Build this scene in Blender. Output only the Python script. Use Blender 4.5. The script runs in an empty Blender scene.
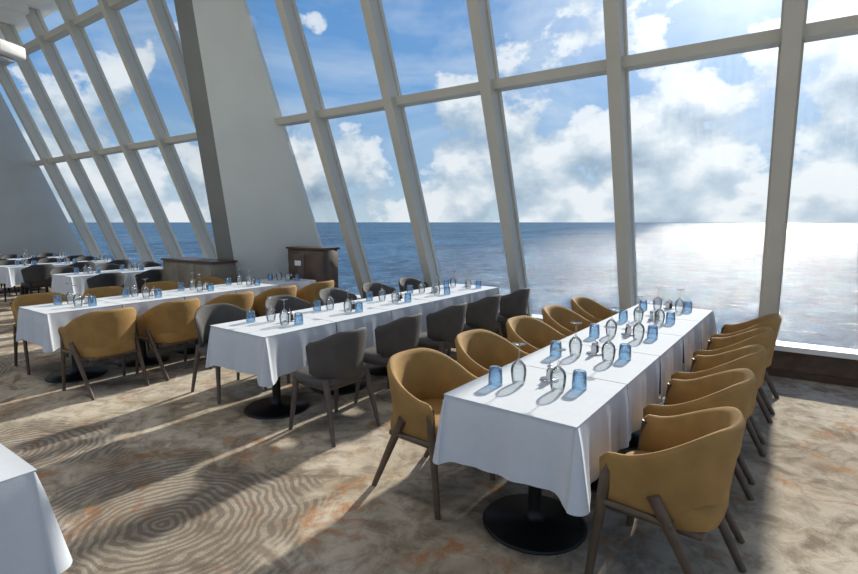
import bpy, bmesh, math, random
from math import sin, cos, pi, radians
from mathutils import Vector, Matrix
random.seed(7)
S = bpy.context.scene
S.view_settings.view_transform = 'Standard'
COL = S.collection

# ---------------------------------------------------------------- materials
def mat(name, col=(.8,.8,.8), rough=.6, metal=0, spec=.5, noise=0.0, nscale=20, bump=0.0, bscale=200):
    m = bpy.data.materials.new(name); m.use_nodes = True
    nt = m.node_tree; N = nt.nodes; L = nt.links
    b = N['Principled BSDF']
    b.inputs['Roughness'].default_value = rough
    b.inputs['Metallic'].default_value = metal
    b.inputs['Specular IOR Level'].default_value = spec
    tc = N.new('ShaderNodeTexCoord')
    n = N.new('ShaderNodeTexNoise'); n.inputs['Scale'].default_value = nscale; n.inputs['Detail'].default_value = 4
    L.new(tc.outputs['Object'], n.inputs['Vector'])
    r = N.new('ShaderNodeValToRGB')
    r.color_ramp.elements[0].position = .3; r.color_ramp.elements[1].position = .7
    r.color_ramp.elements[0].color = (*[c*(1-noise) for c in col], 1)
    r.color_ramp.elements[1].color = (*[min(1, c*(1+noise)) for c in col], 1)
    L.new(n.outputs[0], r.inputs[0]); L.new(r.outputs[0], b.inputs['Base Color'])
    if bump > 0:
        n2 = N.new('ShaderNodeTexNoise'); n2.inputs['Scale'].default_value = bscale
        L.new(tc.outputs['Object'], n2.inputs['Vector'])
        bp = N.new('ShaderNodeBump'); bp.inputs['Strength'].default_value = bump; bp.inputs['Distance'].default_value = .01
        L.new(n2.outputs[0], bp.inputs['Height']); L.new(bp.outputs[0], b.inputs['Normal'])
    return m

def glassmat(name, tint, gloss_rough=.03, diff=0.0, dcol=(1,1,1), fac=.06, streak=False):
    m = bpy.data.materials.new(name); m.use_nodes = True
    nt = m.node_tree; N = nt.nodes; L = nt.links; N.clear()
    o = N.new('ShaderNodeOutputMaterial')
    t = N.new('ShaderNodeBsdfTransparent'); t.inputs[0].default_value = (*tint, 1)
    g = N.new('ShaderNodeBsdfGlossy'); g.inputs['Roughness'].default_value = gloss_rough
    lw = N.new('ShaderNodeLayerWeight'); lw.inputs[0].default_value = .25
    ma = N.new('ShaderNodeMath'); ma.operation = 'MULTIPLY_ADD'
    ma.inputs[1].default_value = .75; ma.inputs[2].default_value = fac
    if fac < .03: ma.inputs[1].default_value = .12
    L.new(lw.outputs['Fresnel'], ma.inputs[0])
    mx = N.new('ShaderNodeMixShader')
    L.new(ma.outputs[0], mx.inputs[0]); L.new(t.outputs[0], mx.inputs[1]); L.new(g.outputs[0], mx.inputs[2])
    out = mx
    if diff > 0:
        d = N.new('ShaderNodeBsdfDiffuse'); d.inputs[0].default_value = (*dcol, 1)
        m2 = N.new('ShaderNodeMixShader'); m2.inputs[0].default_value = diff
        L.new(mx.outputs[0], m2.inputs[1]); L.new(d.outputs[0], m2.inputs[2]); out = m2
    if streak:
        tc=N.new('ShaderNodeTexCoord'); mp=N.new('ShaderNodeMapping'); mp.inputs['Scale'].default_value=(12,1.6,1.6)
        L.new(tc.outputs['Object'],mp.inputs[0])
        n1=N.new('ShaderNodeTexNoise'); n1.inputs['Scale'].default_value=1.3; n1.inputs['Detail'].default_value=8; n1.inputs['Roughness'].default_value=.75
        L.new(mp.outputs[0],n1.inputs['Vector'])
        n2=N.new('ShaderNodeTexNoise'); n2.inputs['Scale'].default_value=1.1; n2.inputs['Detail'].default_value=3
        L.new(tc.outputs['Object'],n2.inputs['Vector'])
        r1=N.new('ShaderNodeMapRange'); r1.inputs[1].default_value=.44; r1.inputs[2].default_value=.78; r1.inputs[3].default_value=0.02; r1.inputs[4].default_value=.15
        L.new(n1.outputs[0],r1.inputs[0])
        # salt streaks gather on the upper part of the panes of the last bays
        sx=N.new('ShaderNodeSeparateXYZ'); L.new(tc.outputs['Object'],sx.inputs[0])
        rx=N.new('ShaderNodeMapRange'); rx.inputs[1].default_value=-2.6; rx.inputs[2].default_value=-1.0; rx.inputs[3].default_value=.08
        L.new(sx.outputs[0],rx.inputs[0])
        rz=N.new('ShaderNodeMapRange'); rz.inputs[1].default_value=1.7; rz.inputs[2].default_value=2.7; rz.inputs[3].default_value=.10
        L.new(sx.outputs[2],rz.inputs[0])
        r2=N.new('ShaderNodeMapRange'); r2.inputs[1].default_value=.38; r2.inputs[2].default_value=.60
        L.new(n2.outputs[0],r2.inputs[0])
        k1=N.new('ShaderNodeMath'); k1.operation='MULTIPLY'; L.new(rx.outputs[0],k1.inputs[0]); L.new(rz.outputs[0],k1.inputs[1])
        k2=N.new('ShaderNodeMath'); k2.operation='MULTIPLY'; L.new(k1.outputs[0],k2.inputs[0]); L.new(r2.outputs[0],k2.inputs[1])
        mu=N.new('ShaderNodeMath'); mu.operation='MULTIPLY_ADD'; mu.inputs[2].default_value=.005
        L.new(r1.outputs[0],mu.inputs[0]); L.new(k2.outputs[0],mu.inputs[1])
        v=N.new('ShaderNodeTexVoronoi'); v.inputs['Scale'].default_value=22
        L.new(tc.outputs['Object'],v.inputs['Vector'])
        r3=N.new('ShaderNodeMapRange'); r3.inputs[1].default_value=.10; r3.inputs[2].default_value=.18; r3.inputs[3].default_value=.12; r3.inputs[4].default_value=0
        L.new(v.outputs['Distance'],r3.inputs[0])
        mu2=N.new('ShaderNodeMath'); mu2.operation='MULTIPLY_ADD'
        L.new(r3.outputs[0],mu2.inputs[0]); L.new(k2.outputs[0],mu2.inputs[1]); L.new(mu.outputs[0],mu2.inputs[2])
        d=N.new('ShaderNodeBsdfTranslucent'); d.inputs[0].default_value=(.9,.93,.95,1)
        m3=N.new('ShaderNodeMixShader'); L.new(mu2.outputs[0],m3.inputs[0]); L.new(out.outputs[0],m3.inputs[1]); L.new(d.outputs[0],m3.inputs[2]); out=m3
    L.new(out.outputs[0], o.inputs[0])
    return m

M_CLOTH = mat('linen_white', (.59,.625,.675), .85, noise=.02, bump=.15, bscale=300)
M_MUST = mat('mustard_upholstery', (.335,.19,.055), .8, noise=.14, nscale=9, bump=.3, bscale=400)
M_GREY = mat('taupe_upholstery', (.08,.073,.068), .75, noise=.12, nscale=9, bump=.3, bscale=400)
M_DARK = mat('charcoal_upholstery', (.035,.035,.038), .75, noise=.1, nscale=9)
M_WOOD = mat('dark_walnut_legs', (.10,.068,.045), .45, noise=.25, nscale=14)
M_GLEG = mat('taupe_legs', (.10,.08,.07), .5, noise=.2, nscale=14)
M_BLACK = mat('black_metal', (.02,.02,.022), .35, metal=.6, noise=.1)
M_STEEL = mat('brushed_steel', (.6,.6,.62), .25, metal=1, noise=.05)
M_FRAME = mat('window_frame_paint', (.48,.47,.42), .5, noise=.05, nscale=3)
M_SILL = mat('white_sill', (.75,.76,.76), .4, noise=.03)
M_PIER = mat('pier_paint', (.57,.61,.595), .6, noise=.04, nscale=1.6)
M_PIERD = mat('pier_dark_panel', (.18,.19,.18), .6, noise=.07, nscale=2)
M_WALL = mat('wall_grey_paint', (.40,.425,.42), .6, noise=.05, nscale=2)
M_BROWN = mat('brown_dado', (.10,.06,.04), .6, noise=.25, nscale=12)
M_CEIL = mat('ceiling_paint', (.72,.73,.72), .7, noise=.04, nscale=3)
M_CABD = mat('dark_wood_veneer', (.075,.045,.03), .4, noise=.3, nscale=6)
M_CABL = mat('greige_veneer', (.20,.17,.13), .5, noise=.15, nscale=6)
M_WHITE = mat('white_plastic', (.75,.75,.75), .4, noise=.02)
M_GLASS = glassmat('pane_glass', (.94,.97,.98), fac=.012, streak=True)
M_WINE = glassmat('crystal_glass', (.965,.98,.985), fac=.11)
M_TUMB = glassmat('blue_tumbler_glass', (.77,.89,.975), fac=.10, diff=.06, dcol=(.28,.5,.8))
M_PEP = mat('pepper', (.05,.04,.03), .6, noise=.3, nscale=200)

# ---------------------------------------------------------------- mesh helpers
class MB:
    def __init__(s): s.v=[]; s.f=[]; s.m=[]; s.sm=[]; s.mats=[]
    def mi(s, m):
        if m not in s.mats: s.mats.append(m)
        return s.mats.index(m)
    def add(s, verts, faces, m, smooth=False):
        o=len(s.v); s.v += [tuple(v) for v in verts]; k=s.mi(m)
        for f in faces:
            s.f.append([i+o for i in f]); s.m.append(k); s.sm.append(smooth)
    def hexa(s, p, m, smooth=False):
        s.add(p, [(3,2,1,0),(4,5,6,7),(0,1,5,4),(1,2,6,5),(2,3,7,6),(3,0,4,7)], m, smooth)
    def box(s, x0,x1,y0,y1,z0,z1, m):
        s.hexa([(x0,y0,z0),(x1,y0,z0),(x1,y1,z0),(x0,y1,z0),(x0,y0,z1),(x1,y0,z1),(x1,y1,z1),(x0,y1,z1)], m)
    def rbox(s, x0,x1,y0,y1,z0,z1, m, bev=.02, seg=3):
        bm=bmesh.new(); bmesh.ops.create_cube(bm,size=1)
        for v in bm.verts: v.co=Vector(((x0+x1)/2+v.co.x*(x1-x0),(y0+y1)/2+v.co.y*(y1-y0),(z0+z1)/2+v.co.z*(z1-z0)))
        bmesh.ops.bevel(bm,geom=bm.edges[:],offset=bev,segments=seg,affect='EDGES',profile=.5)
        bm.verts.ensure_lookup_table(); bm.verts.index_update()
        s.add([v.co.copy() for v in bm.verts],[[v.index for v in f.verts] for f in bm.faces],m,True); bm.free()
    def bar(s, a, b, ra, rb, m, seg=10, sx=1.0):
        a=Vector(a); b=Vector(b); d=(b-a).normalized()
        u=d.cross(Vector((0,1,0))); 
        if u.length<.1: u=d.cross(Vector((1,0,0)))
        u.normalize(); w=d.cross(u)
        vs=[]
        for c,r in ((a,ra),(b,rb)):
            for i in range(seg):
                t=2*pi*i/seg; vs.append(c+u*cos(t)*r+w*sin(t)*r*sx)
        fs=[(i,(i+1)%seg,seg+(i+1)%seg,seg+i) for i in range(seg)]
        s.add(vs,fs,m,True)
        s.add(vs[:seg],[tuple(range(seg))[::-1]],m); s.add(vs[seg:],[tuple(range(seg))],m)
    def lathe(s, prof, m, seg=24, c=(0,0,0)):
        vs=[];fs=[]
        for r,z in prof:
            for i in range(seg):
                t=2*pi*i/seg; vs.append((c[0]+r*cos(t),c[1]+r*sin(t),c[2]+z))
        for j in range(len(prof)-1):
            for i in range(seg):
                a=j*seg+i;b=j*seg+(i+1)%seg
                fs.append((a,b,b+seg,a+seg))
        s.add(vs,fs,m,True)
    def mesh(s,name):
        me=bpy.data.meshes.new(name); me.from_pydata(s.v,[],s.f)
        for mm in s.mats: me.materials.append(mm)
        for p,k,q in zip(me.polygons,s.m,s.sm): p.material_index=k; p.use_smooth=q
        me.validate(); me.update()
        bm=bmesh.new(); bm.from_mesh(me); bmesh.ops.recalc_face_normals(bm,faces=bm.faces[:]); bm.to_mesh(me); bm.free()
        return me
def put(me,name,loc=(0,0,0),rz=0,parent=None):
    o=bpy.data.objects.new(name,me); COL.objects.link(o); o.location=loc; o.rotation_euler=(0,0,rz)
    if parent: o.parent=parent
    return o
def empty(name,loc=(0,0,0),rz=0):
    e=bpy.data.objects.new(name,None); COL.objects.link(e); e.location=loc; e.rotation_euler=(0,0,rz); e.empty_display_size=.2; return e

# ---------------------------------------------------------------- room
YG=lambda z: 6.414-.38*z
XM=lambda k: -.03-1.36*k
XL,XR,YB=-16.0,6.0,-6.0
b=MB(); b.box(XL,XR,YB,6.5,-.1,0,None)
def carpet():
    m=bpy.data.materials.new('carpet_abstract'); m.use_nodes=True
    nt=m.node_tree;N=nt.nodes;L=nt.links; P=N['Principled BSDF']; P.inputs['Roughness'].default_value=.95; P.inputs['Specular IOR Level'].default_value=.1
    tc=N.new('ShaderNodeTexCoord')
    def noise(sc,det=5,dist=0,rough=.55):
        n=N.new('ShaderNodeTexNoise'); n.inputs['Scale'].default_value=sc;n.inputs['Detail'].default_value=det;n.inputs['Distortion'].default_value=dist;n.inputs['Roughness'].default_value=rough
        L.new(tc.outputs['Object'],n.inputs['Vector']); return n
    def ramp(src,stops):
        r=N.new('ShaderNodeValToRGB'); e=r.color_ramp.elements
        while len(e)<len(stops): e.new(.5)
        for q,(p,c) in zip(e,stops): q.position=p;q.color=(*c,1)
        L.new(src,r.inputs[0]); return r
    def mix(f,a,bb,mode='MIX'):
        x=N.new('ShaderNodeMix');x.data_type='RGBA';x.blend_type=mode
        if isinstance(f,float): x.inputs[0].default_value=f
        else: L.new(f,x.inputs[0])
        for s_,i in ((a,6),(bb,7)):
            if isinstance(s_,tuple): x.inputs[i].default_value=(*s_,1)
            else: L.new(s_,x.inputs[i])
        return x.outputs[2]
    def math_(op,a,bb=None,c=None,clamp=False):
        x=N.new('ShaderNodeMath');x.operation=op;x.use_clamp=clamp
        for i,q in enumerate((a,bb,c)):
            if q is None: continue
            if isinstance(q,(int,float)): x.inputs[i].default_value=q
            else: L.new(q,x.inputs[i])
        return x.outputs[0]
    base=ramp(noise(.8,7,1.5).outputs[0],[(.3,(.24,.19,.14)),(.43,(.40,.34,.26)),(.58,(.54,.475,.385)),(.75,(.34,.285,.225))]).outputs[0]
    speck=ramp(noise(6,9,.8,.75).outputs[0],[(.38,(.52,.48,.43)),(.54,(1,1,1))]).outputs[0]
    c=mix(.78,base,speck,'MULTIPLY')
    rust=ramp(noise(1.1,7,2.2).outputs[0],[(.53,(0,0,0)),(.62,(1,1,1))]).outputs[0]
    rust2=ramp(noise(4.2,8,1.8,.65).outputs[0],[(.46,(0,0,0)),(.62,(1,1,1))]).outputs[0]
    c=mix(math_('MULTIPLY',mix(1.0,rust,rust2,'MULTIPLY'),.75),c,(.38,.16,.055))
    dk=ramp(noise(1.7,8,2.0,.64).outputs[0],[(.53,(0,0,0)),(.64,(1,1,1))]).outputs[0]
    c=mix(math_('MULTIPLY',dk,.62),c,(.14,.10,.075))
    def rings(cx,cy,rad,seed):
        mp=N.new('ShaderNodeMapping'); mp.inputs['Location'].default_value=(-cx,-cy,seed)
        L.new(tc.outputs['Object'],mp.inputs[0])
        w=N.new('ShaderNodeTexWave'); w.wave_type='RINGS'; w.rings_direction='Z'; w.inputs['Scale'].default_value=7.0
        w.inputs['Distortion'].default_value=10;w.inputs['Detail'].default_value=2.5;w.inputs['Detail Scale'].default_value=.7; w.inputs['Detail Roughness'].default_value=.35
        L.new(mp.outputs[0],w.inputs[0])
        ln=N.new('ShaderNodeVectorMath');ln.operation='LENGTH'
        mul=N.new('ShaderNodeVectorMath');mul.operation='MULTIPLY';mul.inputs[1].default_value=(1,1,0)
        L.new(mp.outputs[0],mul.inputs[0]);L.new(mul.outputs[0],ln.inputs[0])
        nn=noise(1.6,6,.8)
        d=math_('MULTIPLY_ADD',nn.outputs[0],2.0,ln.outputs['Value'])
        mask=math_('MULTIPLY',math_('SUBTRACT',rad+1.0,d),5,clamp=True)
        band=ramp(w.outputs[0],[(.34,(0,0,0)),(.66,(1,1,1))]).outputs[0]
        band=math_('MULTIPLY_ADD',band,.50,.50)
        return math_('MULTIPLY',mask,band)
    tot=None
    for (cx,cy,r,s) in ((-2.6,1.25,.85,0.),(-4.3,1.1,.7,0.),(-1.6,.3,.5,0.),(-7.2,1.2,1.0,0.),(-4.9,4.0,.7,0.)):
        q=rings(cx,cy,r,s); tot=q if tot is None else math_('MAXIMUM',tot,q)
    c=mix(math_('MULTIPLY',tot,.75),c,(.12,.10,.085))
    L.new(c,P.inputs['Base Color'])
    bp=N.new('ShaderNodeBump');bp.inputs['Strength'].default_value=.35;bp.inputs['Distance'].default_value=.01
    L.new(noise(120,3).outputs[0],bp.inputs['Height']);L.new(bp.outputs[0],P.inputs['Normal'])
    return m
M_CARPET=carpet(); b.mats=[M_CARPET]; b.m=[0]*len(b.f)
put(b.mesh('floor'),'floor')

b=MB(); b.box(XL,XR,YB,YG(5.7)+.25,5.7,5.85,M_CEIL)
for i in range(8):
    x=XL+1+i*2.72; b.box(x,x+.18,YB,YG(5.6)-.2,5.55,5.7,M_CEIL)
put(b.mesh('ceiling'),'ceiling')
b=MB(); pr=[(YB,0),(6.3,0),(6.3,.29),(YG(.3)+.05,.3),(YG(5.85)+.05,5.85),(YB,5.85)]
vs=[(XL,y,z) for y,z in pr]+[(XL-.2,y,z) for y,z in pr]; n_=len(pr)
b.add(vs,[tuple(range(n_)),tuple(range(n_,2*n_))[::-1]]+[(i,(i+1)%n_,n_+(i+1)%n_,n_+i) for i in range(n_)],M_WALL)
put(b.mesh('wall_left'),'wall_left')
b=MB(); b.box(XL,XR,6.30,6.5,0,.29,M_BROWN)
put(b.mesh('wall_front'),'wall_front')
PX0,PX1=-7.65,-6.33
b=MB(); b.box(XL,PX0,6.20,6.44,.29,.345,M_SILL); b.box(PX1,XR,6.20,6.44,.29,.345,M_SILL)
put(b.mesh('window_sill'),'trim_1')
b=MB(); b.box(-6.3,XR,6.275,6.30,0,.07,M_CABD)
put(b.mesh('baseboard'),'baseboard_front')
def mull(b,x,w=.13,dep=.2):
    z0,z1=.345,5.69
    for (ww,d0,d1) in ((w,dep,.05),(w+.04,.03,.03)):
        a=[]
        for z in (z0,z1):
            y=YG(z); a+= [(x-ww/2,y-d0,z),(x+ww/2,y-d0,z),(x+ww/2,y+d1,z),(x-ww/2,y+d1,z)]
        b.hexa(a,M_FRAME)
def transom(b,x0,x1,zc,h=.09,dep=.12):
    a=[]
    for z in (zc-h/2,zc+h/2):
        y=YG(z); a+=[(x0,y-dep,z),(x1,y-dep,z),(x1,y+.04,z),(x0,y+.04,z)]
    b.hexa(a,M_FRAME)
edges=[(XM(k+1),XM(k)) for k in range(-4,4)]+[(PX1,XM(4)),(XM(6),PX0)]+[(XM(k+1),XM(k)) for k in range(6,11)]+[(XL,XM(11))]
for n,(x0,x1) in enumerate(edges):
    e=empty('window_%d'%(n+1))
    b=MB(); z0,z1=.345,5.69
    b.add([(x0,YG(z0),z0),(x1,YG(z0),z0),(x1,YG(z1),z1),(x0,YG(z1),z1)],[(0,1,2,3)],M_GLASS)
    put(b.mesh('glass_pane'),'glass_pane',parent=e)
    b=MB()
    for zc in (3.09,5.2): transom(b,x0+(.0651 if x0!=PX1 else 0),x1-.0651 if x1!=PX0 else x1,zc)
    put(b.mesh('transom'),'transom',parent=e)
    if x1!=PX0:
        b=MB(); mull(b,x1); put(b.mesh('mullion'),'mullion',parent=e)

# structural pier
b=MB()
yi=lambda z:5.03-.126*z
def cor(z):
    yy=min(yi(z),YG(z)-.12); g=YG(z) if z>.3 else 6.28
    return [(-7.2,yy,z),(PX1,g,z),(PX1,g+.06,z),(PX0,g+.06,z),(PX0,yy,z)]
zs=[5.69*i/24 for i in range(25)]
for i in range(5):
    U=10 if i==0 else 1; vs=[]
    for z in zs:
        c=cor(z); p=Vector(c[i]); q=Vector(c[(i+1)%5])
        for u in range(U+1): vs.append(p.lerp(q,u/U))
    fs=[(j*(U+1)+u,j*(U+1)+u+1,(j+1)*(U+1)+u+1,(j+1)*(U+1)+u) for j in range(24) for u in range(U)]
    b.add(vs,fs,M_PIERD if i==4 else M_PIER,True)
put(b.mesh('wall_pier'),'wall_pier')

# ceiling-hung projector
b=MB()
b.rbox(-.3,.3,-.22,.22,-.1,.08,M_WHITE,.04); b.lathe([(0.0,.0),(.07,0),(.075,.06),(.05,.07),(0,.07)],M_BLACK,c=(.15,-.22,-.03))
b.bar((0,0,.08),(0,0,1.74),.025,.025,M_WHITE); b.rbox(-.1,.1,-.1,.1,1.71,1.75,M_WHITE,.01)
b.rbox(-.2,.2,-.12,.12,-.16,-.1,M_STEEL,.02)
put(b.mesh('projector'),'ceiling_projector',(-9.05,2.6,3.95),.5)
for i,(x,y) in enumerate(((-1.3,1.0),(-5.3,1.0),(-9.3,1.0),(-12.9,1.0))):  # invented fill lights with housings, added under the ceiling to brighten the interior
    e=empty('fill_light',(x,y,5.6))
    b=MB(); b.lathe([(.42,.1),(.45,.06),(.45,0),(.40,0)],M_STEEL,32); b.lathe([(.40,.01),(0,.01)],M_WHITE,32)
    put(b.mesh('fill_housing'),'fill_housing',(0,0,0),0,e)
    l=bpy.data.lights.new('fill_lamp','AREA'); l.shape='DISK'; l.size=.8; l.energy=34; l.color=(1,.95,.88)
    lo=bpy.data.objects.new('fill_lamp',l); COL.objects.link(lo); lo.location=(0,0,-.02); lo.parent=e

# ---------------------------------------------------------------- chairs
def shell(b,m,thmax,arm_y,zb,zback,zarm,rx=.265,ry=.25,T=.04,lean=.07,drop=.0,cy=0.0,s0=.25):
    pts=[]
    n=26
    for i in range(n+1):
        th=-thmax+2*thmax*i/n; pts.append((rx*sin(th),cy-ry*cos(th),sin(th),-cos(th)))
    if arm_y>0:
        ex=[]
        for j in range(7,0,-1):
            t=j/7; ex.append((pts[0][0],cy+arm_y*t,-1,.0))
        ex2=[(-p[0],p[1],1,.0) for p in reversed(ex)]
        pts=ex+pts+ex2
    N_=len(pts); L=0; ls=[0]
    for i in range(1,N_):
        L+=math.hypot(pts[i][0]-pts[i-1][0],pts[i][1]-pts[i-1][1]); ls.append(L)
    loops=[]
    for (x,y,nx,ny),l in zip(pts,ls):
        u=abs(2*l/L-1)
        s=min(1,max(0,(u-s0)/.7)); s=s*s*(3-2*s)
        zt=zback+(zarm-zback)*s
        zbb=zb+drop*max(0,u-.6)/.4
        endt=1 if u<.93 else max(.35,1-(u-.93)/.07*.65)
        zt-= 0 if u<.93 else .03*((u-.93)/.07)**2
        H=zt-zbb; lp=[]
        for (off,f) in ((0,0),(0,.25),(0,.5),(0,.75),(.0,.93),(.35,.99),(.65,.99),(1,.93),(1,.7),(1,.4),(1,0)):
            z=zbb+H*f
            o=lean*(f**1.3)*(1-.35*s) - off*T*endt*(1.0+.5*sin(pi*f))
            lp.append((x+nx*o, y+ny*o, z))
        loops.append(lp)
    K=len(loops[0]); vs=[p for l in loops for p in l]; fs=[]
    for j in range(N_-1):
        for i in range(K):
            a=j*K+i;c=j*K+(i+1)%K
            fs.append((a,c,c+K,a+K))
    fs.append(tuple(range(K))); fs.append(tuple(range((N_-1)*K,N_*K))[::-1])
    b.add(vs,fs,m,True)
def leg(b,a,c,m,wa=.02,wb=.013):
    b.bar(a,c,wa,wb,m,8,1.3)
def cushion(b,m,w,d,y0,z0,z1):
    seg=32; vs=[];fs=[]
    rings=[(.93,z0),(1,z0+.015),(1,z1-.03),(.95,z1-.008),(.8,z1),(.4,z1+.006),(.02,z1+.008)]
    for (r,z) in rings:
        for i in range(seg):
            t=2*pi*i/seg; cx=cos(t);sy=sin(t); e=.55
            vs.append((w/2*r*abs(cx)**e*(1 if cx>=0 else -1), y0+d/2*r*abs(sy)**e*(1 if sy>=0 else -1), z))
    for j in range(len(rings)-1):
        for i in range(seg):
            a=j*seg+i;c=j*seg+(i+1)%seg;fs.append((a,c,c+seg,a+seg))
    fs.append(tuple(range(seg))[::-1]); fs.append(tuple(range((len(rings)-1)*seg,len(rings)*seg)))
    b.add(vs,fs,m,True)
def tub(name,m,lm):
    b=MB()
    shell(b,m,pi/2,.20,.37,.80,.635,rx=.262,ry=.235,T=.042,lean=.05,drop=.03,s0=.2)
    cushion(b,m,.47,.47,-.0,.36,.475)
    b.rbox(-.21,.21,-.2,.2,.335,.37,lm,.01,1)
    for sx in (-1,1):
        leg(b,(sx*.265,.17,.60),(sx*.275,.235,0),lm,.021,.014)
        leg(b,(sx*.278,-.02,.50),(sx*.245,-.29,0),lm,.022,.014)
        leg(b,(sx*.265,.19,.40),(sx*.270,-.10,.40),lm,.016,.016)
    return b.mesh(name)
def side(name,m,lm):
    b=MB()
    shell(b,m,radians(80),0,.44,.82,.74,rx=.25,ry=.235,T=.03,lean=.05,drop=.06)
    cushion(b,m,.48,.46,.01,.40,.47)
    b.rbox(-.2,.2,-.18,.19,.37,.41,lm,.01,1)
    for sx in (-1,1):
        leg(b,(sx*.20,.17,.42),(sx*.235,.22,0),lm,.022,.013)
        leg(b,(sx*.20,-.17,.46),(sx*.235,-.28,0),lm,.024,.013)
    return b.mesh(name)
C_M=tub('dining_armchair',M_MUST,M_WOOD); C_G=side('dining_chair',M_GREY,M_GLEG)
C_D=side('dining_chair_dark',M_DARK,M_BLACK)

# ---------------------------------------------------------------- tables
def cloth(W,Lg,near,far,sd):
    rnd=random.Random(sd); b=MB(); hx,hy=W/2,Lg/2; Z=.742
    b.box(-hx+.005,hx-.005,-hy+.004,hy-.004,Z-.004,Z,M_CLOTH)
    n=26
    def line(p,q,nx,ny): return [((p[0]+(q[0]-p[0])*i/n, p[1]+(q[1]-p[1])*i/n),(nx,ny),0) for i in range(n+1)]
    r=.012; g=.004
    def corner(cx,cy,a0):
        out=[]
        for i in range(9):
            a=a0+pi/2*i/8; out.append(((cx+r*cos(a),cy+r*sin(a)),(cos(a),sin(a)),1-abs(i-4)/4))
        return out
    E=hy-g
    right=line((hx,-E+(r if near else 0)),(hx,E-(r if far else 0)),1,0)
    left=line((-hx,E-(r if far else 0)),(-hx,-E+(r if near else 0)),-1,0)
    farl=line((hx-r,E),(-hx+r,E),0,1); nearl=line((-hx+r,-E),(hx-r,-E),0,-1)
    cFR=corner(hx-r,E-r,0);cFL=corner(-hx+r,E-r,pi/2);cNL=corner(-hx+r,-E+r,pi);cNR=corner(hx-r,-E+r,3*pi/2)
    if near and far: paths=[right+cFR+farl+cFL+left+cNL+nearl+cNR+right[:1]]
    elif near: paths=[left+cNL+nearl+cNR+right]
    elif far: paths=[right+cFR+farl+cFL+left]
    else: paths=[right,left]
    for path in paths:
        ls=[0]
        for i in range(1,len(path)): ls.append(ls[-1]+math.hypot(path[i][0][0]-path[i-1][0][0],path[i][0][1]-path[i-1][0][1])+.004)
        ph=rnd.uniform(0,6); R=9; vs=[]
        for j in range(R+1):
            t=j/R
            for k,((x,y),(nx,ny),cw) in enumerate(path):
                l=ls[k]
                dc=min([abs(l-ls[q]) for q in range(len(path)) if path[q][2]>.9] or [9])
                cp=math.exp(-(dc/.09)**2)
                rip=.011*sin(l*17+ph)+.006*sin(l*39+ph*2)
                o=-.006+.006*min(1,t*4)+t*(.016+rip)+cp*t*.045
                zz=Z-t*(.32+.045*cp+.008*sin(l*9+ph))
                X=x+nx*o;Y=y+ny*o
                if not near: Y=max(Y,-E)
                if not far: Y=min(Y,E)
                vs.append((X,Y,zz))
        K=len(path); fs=[(j*K+i,j*K+i+1,(j+1)*K+i+1,(j+1)*K+i) for j in range(R) for i in range(K-1)]
        b.add(vs,fs,M_CLOTH,True)
    return b.mesh('tablecloth')
def tbase():
    b=MB(); b.lathe([(0,.0),(.27,0),(.275,.008),(.26,.018),(.06,.03),(.04,.05),(.035,.10),(.035,.62),(.06,.66),(0,.66)],M_BLACK,36)
    for a in range(4):
        t=a*pi/2+pi/4; b.bar((0,0,.67),(.26*cos(t),.26*sin(t),.69),.02,.014,M_BLACK)
    return b.mesh('pedestal')
BASE=tbase()
b=MB(); b.lathe([(.031,0),(.036,.02),(.041,.055),(.042,.08),(.036,.105),(.018,.125),(.006,.135),(.0042,.15),(.0042,.205),(.010,.213),(.034,.217),(.036,.220),(.0,.221)],M_WINE,20)
b.lathe([(.031,0),(.0295,.0),(.0345,.02),(.0395,.055),(.0402,.08),(.0345,.103),(.015,.122),(0,.126)],M_WINE,20)
WINE=b.mesh('wine_glass')
b=MB(); prof=[(.037,0),(.038,.03),(.0365,.06),(.034,.092),(.030,.098),(0,.098)]
b.lathe(prof,M_TUMB,20); b.lathe([(.0375,.0),(.035,.004),(.034,.05),(.031,.085),(0,.087)],M_TUMB,20)
TUMB=b.mesh('water_tumbler')
b=MB()
b.lathe([(0,0),(.016,0),(.018,.01),(.016,.045),(.012,.05)],M_WHITE,14,c=(-.024,0,.006)); b.lathe([(.013,.05),(.014,.066),(.009,.075),(0,.076)],M_STEEL,14,c=(-.024,0,.006))
b.lathe([(0,0),(.016,0),(.018,.01),(.016,.045),(.012,.05)],M_PEP,14,c=(.024,0,.006)); b.lathe([(.013,.05),(.014,.066),(.009,.075),(0,.076)],M_STEEL,14,c=(.024,0,.006))
b.lathe([(0,0),(.05,0),(.052,.006),(.0,.006)],M_STEEL,20)
b.bar((0,0,.006),(0,0,.11),.003,.003,M_STEEL,8)
SHAK=b.mesh('salt_and_pepper_set')
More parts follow.
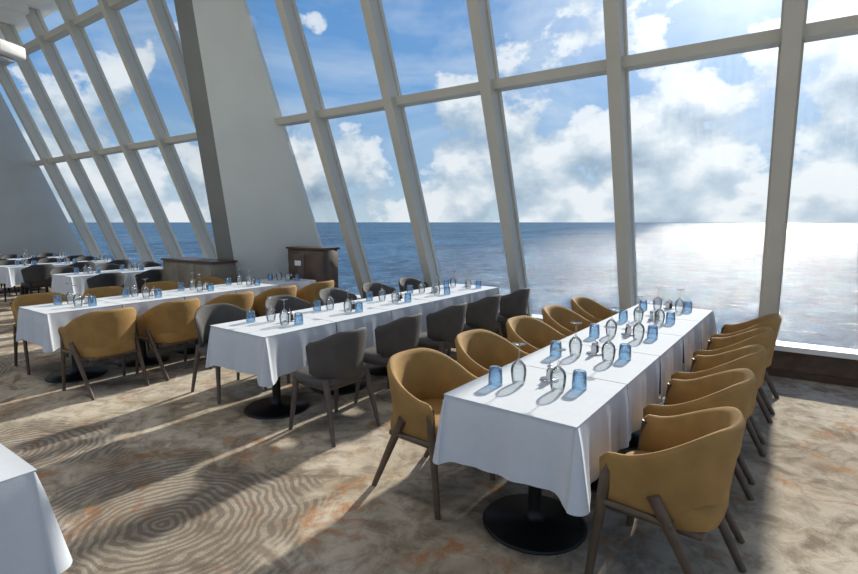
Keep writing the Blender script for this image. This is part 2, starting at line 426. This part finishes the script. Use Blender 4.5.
def row(xl,xr,y0,n,Lg,sd,rot=0,left=None,right=None,skipL=(),skipR=(),offL=.31,offR=.31,ware=True):
    W=xr-xl; cx=(xl+xr)/2; ra=radians(rot)
    def T(u,v): return (cx+u*cos(ra)-v*sin(ra), y0+u*sin(ra)+v*cos(ra))
    for i in range(n):
        v=Lg*(i+.5); x,y=T(0,v); rnd=random.Random((sd+i)*3+1)
        e=empty('dining_table',(x,y,0),ra)
        put(cloth(W,Lg,i==0,i==n-1,sd+i),'tablecloth',parent=e)
        tb=MB(); tb.box(-W/2+.012,W/2-.012,-Lg/2+.01,Lg/2-.01,.70,.737,M_WOOD); put(tb.mesh('tabletop'),'tabletop',parent=e)
        put(BASE,'pedestal',parent=e)
        if ware:
            J=lambda a=.02: rnd.uniform(-a,a); Z=.7425
            def it(me,nm,u,vv,rz=0): xx,yy=T(u,v+vv); put(me,nm,(xx,yy,Z),rz)
            it(TUMB,'water_tumbler',-W*.27+J(),-.06+J()); it(TUMB,'water_tumbler',W*.25+J(),.12+J())
            it(WINE,'wine_glass',-W*.15+J(),.03+J()); it(WINE,'wine_glass',W*.15+J(),.02+J())
            it(SHAK,'salt_and_pepper_set',J(),.17+J(),rnd.uniform(0,3))
        for me,side_,sk,off in ((left,-1,skipL,offL),(right,1,skipR,offR)):
            if me and i not in sk:
                x,y=T(side_*(W/2+off+random.uniform(-.015,.015)),v)
                put(me,'dining_armchair' if me is C_M else 'dining_chair',(x,y,0),(pi/2 if side_>0 else -pi/2)+ra+random.uniform(-.06,.06))
row(-1.337,-.637,2.04,5,.72,10,-2.6,C_M,C_M,offR=.28)
row(-3.87,-3.12,2.36,5,.73,30,-1.8,C_G,C_G)
row(-6.34,-5.62,1.80,5,.68,50,0,C_M,C_M,skipL=(4,))
for (xc,y0,nn) in ((-9.5,3.3,3),(-12.3,3.3,3),(-14.6,3.3,3),(-11.0,.2,2)):
    row(xc-.36,xc+.36,y0,nn,.72,int(70-xc*3),0,C_D,C_D)
row(-2.79,-2.07,-.80,2,.70,90)

# ---------------------------------------------------------------- cabinets
b=MB(); b.rbox(-.40,.40,-.16,.16,0.08,1.18,M_CABD,.01,1); b.box(-.42,.42,-.18,.18,1.18,1.21,M_CABD); b.box(-.36,.36,-.13,.13,0,.08,M_BLACK)
for x in (-.385,.005): b.rbox(x,x+.38,-.172,-.158,.14,1.1,M_CABD,.006,1)
for x in (-.05,.05): b.bar((x,-.19,.55),(x,-.19,.75),.006,.006,M_STEEL,8)
b.box(-.22,-.08,-.18,-.171,.92,1.0,M_SILL)
put(b.mesh('service_cabinet'),'service_cabinet',(-6.04,5.52,0))
b=MB(); b.rbox(-.72,.72,-.2,.2,0.08,.97,M_CABL,.01,1); b.box(-.74,.74,-.22,.22,.97,1.0,M_CABD); b.box(-.68,.68,-.17,.17,0,.08,M_BLACK)
for i in range(3): b.rbox(-.7+i*.47,-.24+i*.47,-.215,-.198,.13,.93,M_CABL,.006,1)
for i in range(3): b.bar((-.28+i*.47,-.235,.5),(-.28+i*.47,-.235,.66),.006,.006,M_STEEL,8)
put(b.mesh('sideboard'),'sideboard',(-7.75,4.62,0))

# ---------------------------------------------------------------- sea
b=MB(); R=30000
b.add([(-R,6.9,-18),(R,6.9,-18),(R,R,-18),(-R,R,-18)],[(0,1,2,3)],M_WHITE)
sea=put(b.mesh('sea'),'sea')
m=bpy.data.materials.new('sea_water');m.use_nodes=True;nt=m.node_tree;N=nt.nodes;L=nt.links;P=N['Principled BSDF']
P.inputs['Roughness'].default_value=1;P.inputs['Specular IOR Level'].default_value=0
tc=N.new('ShaderNodeTexCoord')
def nz(sc,det,rough=.6,stretch=(1,1,1),rot=0):
    mp=N.new('ShaderNodeMapping');mp.inputs['Scale'].default_value=stretch;mp.inputs['Rotation'].default_value=(0,0,rot);L.new(tc.outputs['Object'],mp.inputs[0])
    q=N.new('ShaderNodeTexNoise');q.inputs['Scale'].default_value=sc;q.inputs['Detail'].default_value=det;q.inputs['Roughness'].default_value=rough
    L.new(mp.outputs[0],q.inputs['Vector']);return q
w1=nz(.13,9,.62,(1,1.5,1)); w2=nz(.16,6,.7,(1,.6,1),-.6); w3=nz(.012,8,.72,(1,.45,1),-.6)
bp=N.new('ShaderNodeBump');bp.inputs['Strength'].default_value=1;bp.inputs['Distance'].default_value=2.6
L.new(w1.outputs[0],bp.inputs['Height'])
av_=N.new('ShaderNodeMix');av_.data_type='FLOAT';av_.inputs[0].default_value=.5;L.new(w2.outputs[0],av_.inputs[2]);L.new(w3.outputs[0],av_.inputs[3])
r=N.new('ShaderNodeValToRGB');e=r.color_ramp.elements;e[0].position=.43;e[0].color=(.014,.055,.115,1);e[1].position=.57;e[1].color=(.07,.185,.30,1)
L.new(av_.outputs[0],r.inputs[0])
fo=nz(.12,10,.75,(1,2.2,1)); fr=N.new('ShaderNodeValToRGB');e=fr.color_ramp.elements;e[0].position=.59;e[0].color=(0,0,0,1);e[1].position=.68;e[1].color=(.75,.75,.75,1)
L.new(fo.outputs[0],fr.inputs[0])
mx=N.new('ShaderNodeMix');mx.data_type='RGBA';L.new(fr.outputs[0],mx.inputs[0]);L.new(r.outputs[0],mx.inputs[6]);mx.inputs[7].default_value=(.55,.65,.7,1)
L.new(mx.outputs[2],P.inputs['Base Color'])
g=N.new('ShaderNodeBsdfGlossy');g.inputs['Roughness'].default_value=.15;L.new(bp.outputs[0],g.inputs['Normal'])
ms=N.new('ShaderNodeMixShader');ms.inputs[0].default_value=.18
L.new(P.outputs[0],ms.inputs[1]);L.new(g.outputs[0],ms.inputs[2]);L.new(ms.outputs[0],N['Material Output'].inputs[0])
sea.data.materials.clear();sea.data.materials.append(m)

# ---------------------------------------------------------------- sun + sky
EL=radians(28.5);AZ=radians(-.5)
sd=Vector((sin(AZ)*cos(EL),cos(AZ)*cos(EL),sin(EL)))
l=bpy.data.lights.new('sun','SUN');l.energy=6.0;l.color=(1,.93,.82);l.angle=radians(2.2)
o=bpy.data.objects.new('sun',l);COL.objects.link(o);o.location=(0,20,20);o.rotation_euler=sd.to_track_quat('Z','Y').to_euler()
W=bpy.data.worlds.new('world');S.world=W;W.use_nodes=True;nt=W.node_tree;N=nt.nodes;L=nt.links;N.clear()
out=N.new('ShaderNodeOutputWorld');bg=N.new('ShaderNodeBackground');L.new(bg.outputs[0],out.inputs[0])
tc=N.new('ShaderNodeTexCoord');G=tc.outputs['Generated']
def mth(op,a,b_=None,c=None,clamp=False):
    x=N.new('ShaderNodeMath');x.operation=op;x.use_clamp=clamp
    for i,q in enumerate((a,b_,c)):
        if q is None: continue
        if isinstance(q,(int,float)): x.inputs[i].default_value=q
        else: L.new(q,x.inputs[i])
    return x.outputs[0]
sp=N.new('ShaderNodeSeparateXYZ');L.new(G,sp.inputs[0]);z=sp.outputs[2]
def rmp(src,st):
    r=N.new('ShaderNodeValToRGB');e=r.color_ramp.elements
    while len(e)<len(st): e.new(.5)
    for q,(p,c) in zip(e,st): q.position=p;q.color=(*c,1)
    L.new(src,r.inputs[0]);return r.outputs[0]
sky=rmp(z,[(0,(.52,.64,.72)),(.08,(.35,.53,.73)),(.25,(.13,.34,.68)),(.6,(.05,.19,.51)),(1,(.04,.15,.45))])
def wn(sc,det,st,rough=.55,loc=(0,0,0),dist=0):
    mp=N.new('ShaderNodeMapping');mp.inputs['Scale'].default_value=st;mp.inputs['Location'].default_value=loc;L.new(G,mp.inputs[0])
    q=N.new('ShaderNodeTexNoise');q.inputs['Scale'].default_value=sc;q.inputs['Detail'].default_value=det;q.inputs['Roughness'].default_value=rough;q.inputs['Distortion'].default_value=dist
    L.new(mp.outputs[0],q.inputs['Vector']);return q.outputs[0]
dt=N.new('ShaderNodeVectorMath');dt.operation='DOT_PRODUCT';L.new(G,dt.inputs[0]);dt.inputs[1].default_value=sd
dot=mth('MAXIMUM',dt.outputs['Value'],0)
L0=(.4,1.3,.2)
n1=wn(6.5,10,(1,1,1.4),.55,L0)
n1b=wn(6.5,5,(1,1,1.4),.5,(L0[0],L0[1]+.0,L0[2]+.065))
lift=rmp(z,[(0,(.24,)*3),(.05,(.265,)*3),(.13,(.20,)*3),(.22,(.07,)*3),(.5,(.05,)*3)])
cov=mth('SUBTRACT',mth('ADD',n1,lift),.10)
cov=mth('MULTIPLY_ADD',mth('POWER',dot,9),.14,cov)
cm=rmp(cov,[(.54,(0,0,0)),(.575,(.75,.75,.75)),(.64,(1,1,1))])
wisps=rmp(wn(2.5,8,(1,1,2.5),.6,(5,2,1),.6),[(.45,(0,0,0)),(.72,(.55,.55,.55))])
relief=mth('SUBTRACT',n1,n1b)
sh=mth('MULTIPLY_ADD',relief,2.9,.66)
thick=mth('MULTIPLY',mth('SUBTRACT',cov,.66),1.7)
sh=mth('SUBTRACT',sh,mth('MAXIMUM',thick,0),clamp=True)
cc=rmp(sh,[(.12,(.25,.35,.47)),(.5,(.50,.60,.70)),(.8,(.86,.89,.92))])
m0=N.new('ShaderNodeMix');m0.data_type='RGBA';L.new(wisps,m0.inputs[0]);L.new(sky,m0.inputs[6]);m0.inputs[7].default_value=(.72,.80,.87,1)
mx=N.new('ShaderNodeMix');mx.data_type='RGBA';L.new(mth('MULTIPLY',cm,.93),mx.inputs[0]);L.new(m0.outputs[2],mx.inputs[6]);L.new(cc,mx.inputs[7])
au=mth('ADD',mth('MULTIPLY',mth('POWER',dot,40),1.0),mth('MULTIPLY',mth('POWER',dot,8),.18))
av=N.new('ShaderNodeMix');av.data_type='RGBA';av.blend_type='ADD';av.inputs[0].default_value=1
L.new(mx.outputs[2],av.inputs[6])
cb=N.new('ShaderNodeCombineColor')
for i in range(3): L.new(mth('MULTIPLY',au,(1,.97,.9)[i]),cb.inputs[i])
L.new(cb.outputs[0],av.inputs[7]);L.new(av.outputs[2],bg.inputs[0]);bg.inputs[1].default_value=1.0

# ---------------------------------------------------------------- camera
c=bpy.data.cameras.new('camera');co=bpy.data.objects.new('camera',c);COL.objects.link(co)
c.lens=505/858*36;c.sensor_width=36;c.clip_end=100000;c.clip_start=.05
co.location=(0,0,1.6);co.rotation_euler=(radians(90-7.33),0,radians(34.6));S.camera=co
